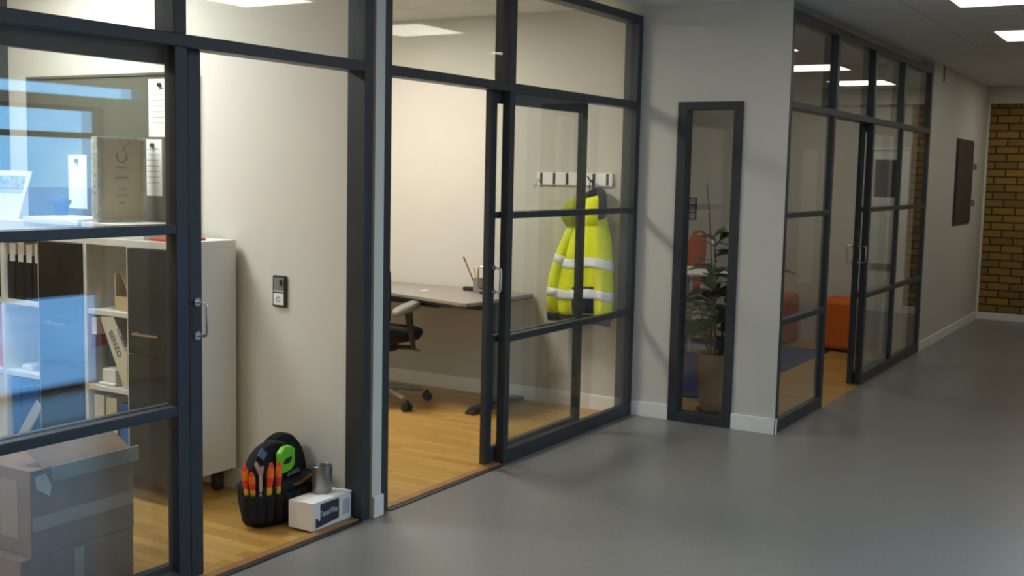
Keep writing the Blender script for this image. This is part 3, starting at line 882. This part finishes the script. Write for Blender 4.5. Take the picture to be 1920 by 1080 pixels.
# ------------------------------------------------------------------ second office
t = thing('desk', (6.39, 4.9, 0), 'grey topped height adjustable desk against the office wall', 'desk')
pl = [(6.20, 5.72), (6.165, 4.70), (6.10, 4.42), (6.02, 4.15), (5.975, 4.0), (5.985, 3.955), (6.03, 3.935), (6.79, 3.93), (6.79, 5.72)]
MB().prism(pl, 'z', .735, .757).build('tabletop', deskm, t, bevel=.003)
MB().prism([(x+(.002 if x < 6.5 else 0), y) for x, y in pl], 'z', .722, .7345).build('edge_band', blackp, t)
for y in (4.02, 5.5):
    l = MB().box(6.39, 6.47, y-.03, y+.03, .05, .70)
    l.build('leg', blackp, t, bevel=.005)
    MB().prism([(6.14, 0.0), (6.14, .02), (6.20, .04), (6.74, .04), (6.79, .02), (6.79, 0.0)], 'y', y-.035, y+.035).build('foot', blackp, t, bevel=.004)
box(6.40, 6.46, 4.05, 5.47, .66, .72).build('crossbar', blackp, t, bevel=.004)
box(6.16, 6.28, 4.30, 4.55, .685, .7215).build('control_box', blackp, t, bevel=.005)
# pen holder group on desk
t = thing('pen_holder', (6.55, 4.30, .758), 'black mesh pen holder on the grey desk behind the door stile', 'pen holder')
MB().lathe([(0, 0), (.042, 0), (.044, .10), (.041, .10), (.039, .004), (0, .003)], (6.58, 4.24, .758), 20).build('cup_body', greyp, t, smooth=True)
MB().box(6.50, 6.60, 4.14, 4.19, .758, .80).build('tray', blackp, t, bevel=.004)
tag(MB().tube([(6.58, 4.26, .775), (6.575, 4.375, 1.0)], .005, 8, radii=[.0045, .0055]).build('pen', mat('dark_red_plastic', (.12, .02, .015), .35), smooth=True), 'dark red pen leaning out of the pen holder', 'pen')
tag(MB().tube([(6.57, 4.245, .78), (6.55, 4.27, .93)], .005, 8).build('marker_pen', yelp, smooth=True), 'yellow marker standing in the pen holder', 'pen')
tag(MB().box(6.62, 6.68, 4.33, 4.41, .758, .785).build('stapler', blackp, bevel=.008), 'small black stapler beside the pen holder', 'stapler')
tag(MB().box(6.38, 6.47, 4.585, 4.62, .7575, .7585).build('paper_note', paper), 'tiny white note lying on the grey desk', 'paper')

# coat rack
XH = XR
t = thing('coat_rack', (XH, 3.64, 1.51), 'white wall rack with dark fold out hooks', 'coat rack')
box(XH-.018, XH, 3.35, 3.925, 1.511, 1.597).build('rack_board', mat('bright_white', (.9, .9, .88), .5), t, bevel=.003)
for i in range(6):
    y = 3.925-.035-i*.1008
    box(XH-.024, XH-.0185, y-.008, y+.008, 1.516, 1.594).build('hook', greyp if False else blackp, t, bevel=.002)
hy = 3.925-.035-4*.1008
MB().tube([(XH-.02, hy, 1.535), (XH-.055, hy+.008, 1.548), (XH-.075, hy+.018, 1.575)], .006, 8).build('hook_arm', blackp, t, smooth=True)

# jacket
J = thing('hi_vis_jacket', (XH-.08, 3.49, .59), 'bright yellow hi vis jacket with reflective bands hanging on the rack', 'jacket')
NJ = 48
XJ = XH-.028
rows = [(1.34, 3.575, 3.365, .07), (1.28, 3.585, 3.345, .11), (1.22, 3.60, 3.33, .13), (1.15, 3.615, 3.315, .145), (1.08, 3.635, 3.30, .155),
        (1.02, 3.655, 3.295, .16), (.96, 3.67, 3.29, .165), (.88, 3.68, 3.287, .165), (.80, 3.69, 3.285, .165), (.72, 3.69, 3.285, .16), (.66, 3.685, 3.287, .155)]
def jring(z, yl, yr, dp, grow=0):
    out = []
    yc, w_ = (yl+yr)/2, (yl-yr)/2+grow*.4
    k = max(0, min(1, (1.3-z)/.6))
    for i in range(NJ):
        a = 2*PI*i/NJ
        c, s = math.cos(a), math.sin(a)
        fold = 1+k*(.16*math.sin(6.5*a+z*5)+.10*math.sin(13*a-z*7))+.04*math.sin(22*z+3*a)
        x = XJ-dp/2-(dp/2*fold+grow)*s if s > 0 else XJ-dp/2-dp/2*s
        out.append((min(x, XJ), yc+w_*c, z+.010*math.sin(3*a+2)))
    return out
def interp(z):
    for a, b in zip(rows[:-1], rows[1:]):
        if b[0] <= z <= a[0]:
            k = (a[0]-z)/(a[0]-b[0])
            return [a[i]*(1-k)+b[i]*k for i in range(4)]
    return list(rows[-1]) if z < 1 else list(rows[0])
def fine(z1, z0, n, grow=0):
    return [jring(*interp(z1+(z0-z1)*i/n), grow=grow) for i in range(n+1)]
MB().loft(fine(1.34, .66, 20)).build('jacket_body', hiviz, J, smooth='all')
MB().loft([jring(.66, 3.685, 3.287, .15, -.004), jring(.63, 3.68, 3.285, .155, .002), jring(.60, 3.67, 3.29, .14, -.004)]).build('navy_hem', navy, J, smooth='all')
def patch(name, z1, z0, i0, i1, m_, grow, parent, n=4, th=.002):
    rr_ = fine(z1, z0, n, grow)
    MB().loft([[r_[i] for i in range(i0, i1+1)] for r_ in rr_], close=False).build(name, m_, parent, smooth='all', solid=th)
patch('navy_front_panel', .845, .665, 10, 16, navy, .004, J)
for z0 in (1.005, .795):
    patch('reflective_band', z0+.031, z0-.031, 0, 24, reflx, .0065, J)
def sleeve(path, rad, dx):
    n = len(path)
    P = [Vector(q) for q in path]
    sl = MB().tube(P, .05, 16, radii=rad).build('sleeve', hiviz, J, smooth='all')
    d0 = (P[-1]-P[-2]).normalized()
    MB().tube([P[-1]-d0*.005, P[-1]+d0*.05], .05, 16, radii=[rad[-1]+.003, rad[-1]-.002]).build('cuff', navy, sl, smooth='all')
    for zt in dx:
        for a, b, ra, rb in zip(P[:-1], P[1:], rad[:-1], rad[1:]):
            if b.z <= zt <= a.z:
                f = (a.z-zt)/(a.z-b.z); q = a.lerp(b, f); dd = (b-a).normalized(); rr = ra+(rb-ra)*f
                MB().tube([q-dd*.028, q+dd*.028], rr, 16, radii=[rr+.003, rr+.003]).build('sleeve_band', reflx, sl, smooth='all')
sleeve([(6.735, 3.555, 1.29), (6.71, 3.60, 1.20), (6.685, 3.645, 1.06), (6.675, 3.69, .90), (6.675, 3.70, .78), (6.68, 3.70, .655)], [.032, .042, .048, .050, .052, .048], (1.02, .80))
sleeve([(6.75, 3.385, 1.27), (6.73, 3.355, 1.18), (6.72, 3.335, 1.02), (6.715, 3.325, .86), (6.72, 3.32, .68)], [.03, .036, .040, .040, .038], (.985, .785))
# hood: dark outside, yellow lobe and inner lining
def lobe(name, m_, data, x0, parent=J):
    rr_ = []
    for z, yl, yr, dp in data:
        yc, w_ = (yl+yr)/2, (yl-yr)/2
        rr_.append([(x0-dp/2*math.sin(a)-dp/2, yc+w_*math.cos(a), z-.012*math.cos(a)) for a in [2*PI*i/24 for i in range(24)]])
    return MB().loft(rr_).build(name, m_, parent, smooth='all')
lobe('navy_collar', navy, [(1.27, 3.52, 3.365, .09), (1.33, 3.535, 3.35, .12), (1.39, 3.54, 3.35, .125), (1.44, 3.535, 3.355, .115), (1.475, 3.52, 3.375, .09), (1.495, 3.485, 3.41, .05)], XJ-.005)
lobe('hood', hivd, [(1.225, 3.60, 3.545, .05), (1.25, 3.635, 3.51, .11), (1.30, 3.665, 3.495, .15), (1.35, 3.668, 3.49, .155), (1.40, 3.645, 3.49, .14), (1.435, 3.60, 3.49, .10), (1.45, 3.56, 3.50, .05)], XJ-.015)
lobe('hood_lining_front', hiviz, [(1.255, 3.485, 3.385, .02), (1.28, 3.50, 3.378, .035), (1.35, 3.503, 3.376, .04), (1.42, 3.50, 3.378, .035), (1.44, 3.49, 3.39, .015)], XJ-.107)
MB().tube([(XH-.05, hy-.018, 1.485), (XH-.056, hy-.006, 1.552), (XH-.050, hy+.008, 1.552), (XH-.05, hy+.014, 1.485)], .004, 6).build('hanging_loop', navy, J)

# office chair
CX, CY = 6.10, 4.73
t = thing('office_chair', (CX, CY, 0), 'black office chair with armrests and grey five star base', 'office chair')
for k in range(5):
    a = math.radians(-110+72*k)
    dx, dy = math.cos(a), math.sin(a)
    MB().tube([(CX, CY, .11), (CX+dx*.15, CY+dy*.15, .105), (CX+dx*.31, CY+dy*.31, .078)], .02, 10, radii=[.028, .021, .015]).build('base_arm', greyp, t, smooth=True)
    px, py = CX+dx*.34, CY+dy*.34
    ct = MB()
    for s in (-.018, .018):
        ct.tube([(px-dy*(s-.010), py+dx*(s-.010), .030), (px-dy*(s+.010), py+dx*(s+.010), .030)], .030, 14)
    ct.box(px-.01, px+.01, py-.01, py+.01, .035, .075)
    ct.build('castor', blackp, t, smooth=True)
MB().tube([(CX, CY, .10), (CX, CY, .25), (CX, CY, .251), (CX, CY, .40)], .028, 16, radii=[.03, .03, .018, .018]).build('gas_column', blackp, t, smooth=True)
MB().box(CX-.12, CX+.10, CY-.09, CY+.09, .36, .43).build('tilt_mechanism', blackp, t, bevel=.012)
sr = []
for z, sx_, sy_ in ((.43, .17, .17), (.445, .235, .225), (.485, .262, .25), (.515, .255, .245), (.53, .22, .21)):
    sr.append([(CX+.035+x, CY+y, z+.02*(x/.25)**2*(-1 if x > 0 else .5)) for x, y in ell(sx_, sy_, 32)])
MB().loft(sr).build('seat', blackf, t, smooth='all')
br_ = []
for z, ox, hw in ((.54, -.24, .18), (.62, -.27, .22), (.78, -.28, .23), (.92, -.26, .21), (1.0, -.25, .15)):
    br_.append([(CX+ox+.03*math.cos(a)+.10*(math.sin(a))**2, CY+hw*math.sin(a), z) for a in [2*PI*i/24 for i in range(24)]])
MB().loft(br_).build('backrest', blackf, t, smooth='all')
MB().tube([(CX-.08, CY, .39), (CX-.24, CY, .41), (CX-.29, CY, .50), (CX-.29, CY, .75)], .02, 8).build('back_bar', blackp, t, smooth=True)
for s in (-1, 1):
    y = CY+s*.285
    MB().tube([(CX, CY+s*.15, .40), (CX, y, .41), (CX-.03, y, .50), (CX-.07, y, .675)], .02, 8, radii=[.015, .02, .022, .03]).build('arm_support', blackp, t, smooth=True)
    ar = [[(CX-.085+x, y+yy, z+.025*(x/.14)) for x, yy in ell(.145*k, .046*k, 20)] for z, k in ((.665, .9), (.675, 1), (.695, 1), (.708, .85))]
    MB().loft(ar).build('armrest', greyp, t, smooth=True)
MB().tube([(CX+.08, CY-.08, .40), (CX+.10, CY-.22, .375), (CX+.12, CY-.25, .37)], .008, 8, radii=[.006, .006, .014]).build('height_lever', greyp, t, smooth=True)

# ------------------------------------------------------------------ lounge
tag(MB().box(7.58, 10.42, 2.86, 5.2, .0005, .012).build('rug', rugm, bevel=.003), 'dark blue rug on the lounge floor', 'rug')
def ottoman(x0, x1, y0, y1, label):
    t = thing('ottoman', ((x0+x1)/2, (y0+y1)/2, 0), label, 'ottoman', 'orange ottomans')
    box(x0, x1, y0, y1, .02, .47).build('ottoman_body', orange, t, bevel=.03)
    box(x0+.03, x1-.03, y0+.03, y1-.03, 0, .02).build('plinth', blackp, t)
ottoman(10.47, 10.97, 2.66, 3.02, 'orange ottoman seen through the open lounge doorway')
ottoman(10.47, 10.97, 3.32, 3.82, 'orange ottoman further left against the lounge wall')
# white table
t = thing('round_table', (9.95, 3.95, 0), 'white topped table behind the potted plant', 'table')
t_x, t_y = 9.75, 3.98
MB().lathe([(0, .715), (.40, .715), (.405, .725), (.40, .738), (0, .738)], (t_x, t_y, 0), 36).build('tabletop', white, t, smooth=True)
MB().lathe([(.03, .03), (.03, .714)], (t_x, t_y, 0), 16).build('pedestal', chrome, t, smooth=True)
MB().lathe([(0, .0125), (.25, .0125), (.24, .022), (.03, .045), (0, .045)], (t_x, t_y, 0), 30).build('base', chrome, t, smooth=True)
def shell_chair(cx, cy, rz, m_, label):
    t = thing('shell_chair', (cx, cy, 0), label, 'chair', None, None, rz)
    st = [[(x, y, z+.02*(x*x+y*y)*8) for x, y in ell(.20*k, .20*k, 24)] for z, k in ((.44, .8), (.45, 1), (.462, 1), (.468, .9))]
    MB().loft(st).build('seat', m_, t, False, smooth='all')
    bk = [[(-.19-(z-.45)*.15+.012*math.cos(a)+.05*math.sin(a)**2, hw*math.sin(a), z) for a in [2*PI*i/24 for i in range(24)]] for z, hw in ((.46, .12), (.55, .14), (.7, .15), (.85, .15), (.97, .13), (1.04, .09), (1.06, .04))]
    MB().loft(bk).build('backrest', m_, t, False, smooth='all')
    for sx_ in (-1, 1):
        for sy_ in (-1, 1):
            MB().tube([(sx_*.13, sy_*.13, .44), (sx_*.20, sy_*.20, .014)], .010, 8).build('leg', chrome, t, False, smooth=True)
shell_chair(10.25, 4.30, PI*.85, redor, 'red orange chair with tall rounded back behind the white table')
shell_chair(9.15, 4.32, -PI*.2, mat('dark_blue_plastic', (.012, .018, .06), .4), 'dark blue chair beside the white table')
# socket / switch strip on far wall
t = thing('socket_strip', (X3E+.02, 4.50, 1.14), 'black framed triple switch on the lounge wall', 'switch')
xs_ = X3E+.02
box(xs_-.014, xs_, 4.445, 4.555, 1.14, 1.37).build('strip_frame', blackp, t, bevel=.006)
for k in range(3):
    z = 1.152+k*.073
    box(xs_-.018, xs_-.0145, 4.465, 4.535, z, z+.058).build('rocker', mat('lavender_grey', (.28, .30, .36), .4) if k == 0 else MATS['lavender_grey'], t, bevel=.003)

# potted plant
PXX, PYY = 7.26, 2.765
t = thing('potted_plant', (PXX, PYY, 0), 'leafy green plant in a beige pot behind the narrow window', 'plant')
pr = [(0, .013), (.088, .013), (.092, .02), (.128, .385), (.132, .40), (.122, .40), (.118, .37), (0, .37)]
MB().lathe(pr, (PXX, PYY, 0), 32).build('pot', potm, t, smooth=True)
MB().lathe([(0, .36), (.117, .375), (.06, .385), (0, .39)], (PXX, PYY, 0), 20).build('soil', soil, t)
MB().lathe([(0, .0005), (.10, .0005), (.12, .012), (.0, .012)], (PXX, PYY, 0), 24).build('saucer', soil, t)
rnd = random.Random(3)
stems = [((0, 0), (-.02, .10), 1.55, .008, 0), ((.03, -.02), (.12, -.14), 1.30, .008, 9), ((-.03, .02), (-.05, .02), .98, .010, 8), ((.02, .03), (.18, .16), .80, .008, 6), ((-.02, -.03), (.05, -.36), 1.0, .008, 8), ((0, .03), (-.10, .30), .72, .007, 6), ((.02, -.02), (.22, -.2), .7, .007, 6), ((.03, -.03), (.10, -.30), 1.08, .007, 5), ((.0, .0), (.04, .05), 1.18, .009, 8)]
def leaf(mb, base, d, L, W_):
    d = d.normalized()
    side = d.cross(Vector((0, 0, 1)))
    if side.length < .1: side = Vector((1, 0, 0))
    side.normalize()
    nn = side.cross(d)
    n = 7
    rows_ = []
    for i in range(n+1):
        u = i/n
        c = base+d*L*u+Vector((0, 0, -L*.35*u*u))
        ww = W_*math.sin(PI*min(1, u*.92+.06))**.8*.5
        rows_.append([c-side*ww+nn*ww*.25, c+nn*0, c+side*ww+nn*ww*.25])
    mb.loft(rows_, close=False)
for k, (b0, tp_, h, r_, nl) in enumerate(stems):
    pts = []
    for i in range(8):
        u = i/7
        pts.append((PXX+b0[0]+(tp_[0]-b0[0])*u**1.4+.01*math.sin(u*9+k), PYY+b0[1]+(tp_[1]-b0[1])*u**1.4, .37+(h-.37)*u))
    MB().tube(pts, r_, 8, radii=[r_*(1-.6*i/7) for i in range(8)]).build('stem', stemm, t, smooth=True)
    nl = int(nl*2.1)
    for j in range(nl):
        u = .25+.75*(j+.5)/nl
        i = min(6, int(u*7)); f = u*7-i
        p_ = Vector(pts[i]).lerp(Vector(pts[i+1]), f)
        a = rnd.uniform(0, 2*PI)+j*2.4
        lf = MB()
        leaf(lf, p_, Vector((math.cos(a), math.sin(a), rnd.uniform(.1, .7))), rnd.uniform(.15, .25), rnd.uniform(.10, .15))
        if lf.bm.verts:
            lf.build('leaf', leafm, t, smooth='all', solid=.0012)

# ------------------------------------------------------------------ far wall: electric cabinet and cable
t = thing('electric_cabinet', (12.76, Y3, 1.14), 'dark olive metal cabinet on the far corridor wall', 'cabinet')
box(12.28, 13.24, Y3-.012, Y3, 1.14, 2.03).build('cabinet_frame', panelm, t, bevel=.003)
box(12.31, 13.20, Y3-.022, Y3-.0125, 1.17, 2.0).build('cabinet_door', panelm, t, bevel=.002)
for z in (1.56, 1.65):
    MB().tube([(12.45, Y3-.0225, z), (12.45, Y3-.034, z)], .014, 12).build('lock', chrome, t, smooth=True)
for z in (1.36, 1.75):
    box(13.205, 13.25, Y3-.05, Y3-.0125, z-.035, z+.035).build('hinge', chrome, t, bevel=.002)
tag(MB().tube([(11.42, Y3-.006, HC), (11.42, Y3-.006, 2.52)], .005, 8).build('cable', blackp), 'short dark cable hanging from the ceiling on the far wall', 'cable')

for o in list(bpy.data.objects):
    if o.parent is None and o.name.split('.')[0] in ('tool_bag', 'tape_measure', 'screwdriver', 'wrench'):
        o.location.y += .028
        o.location.x += .03
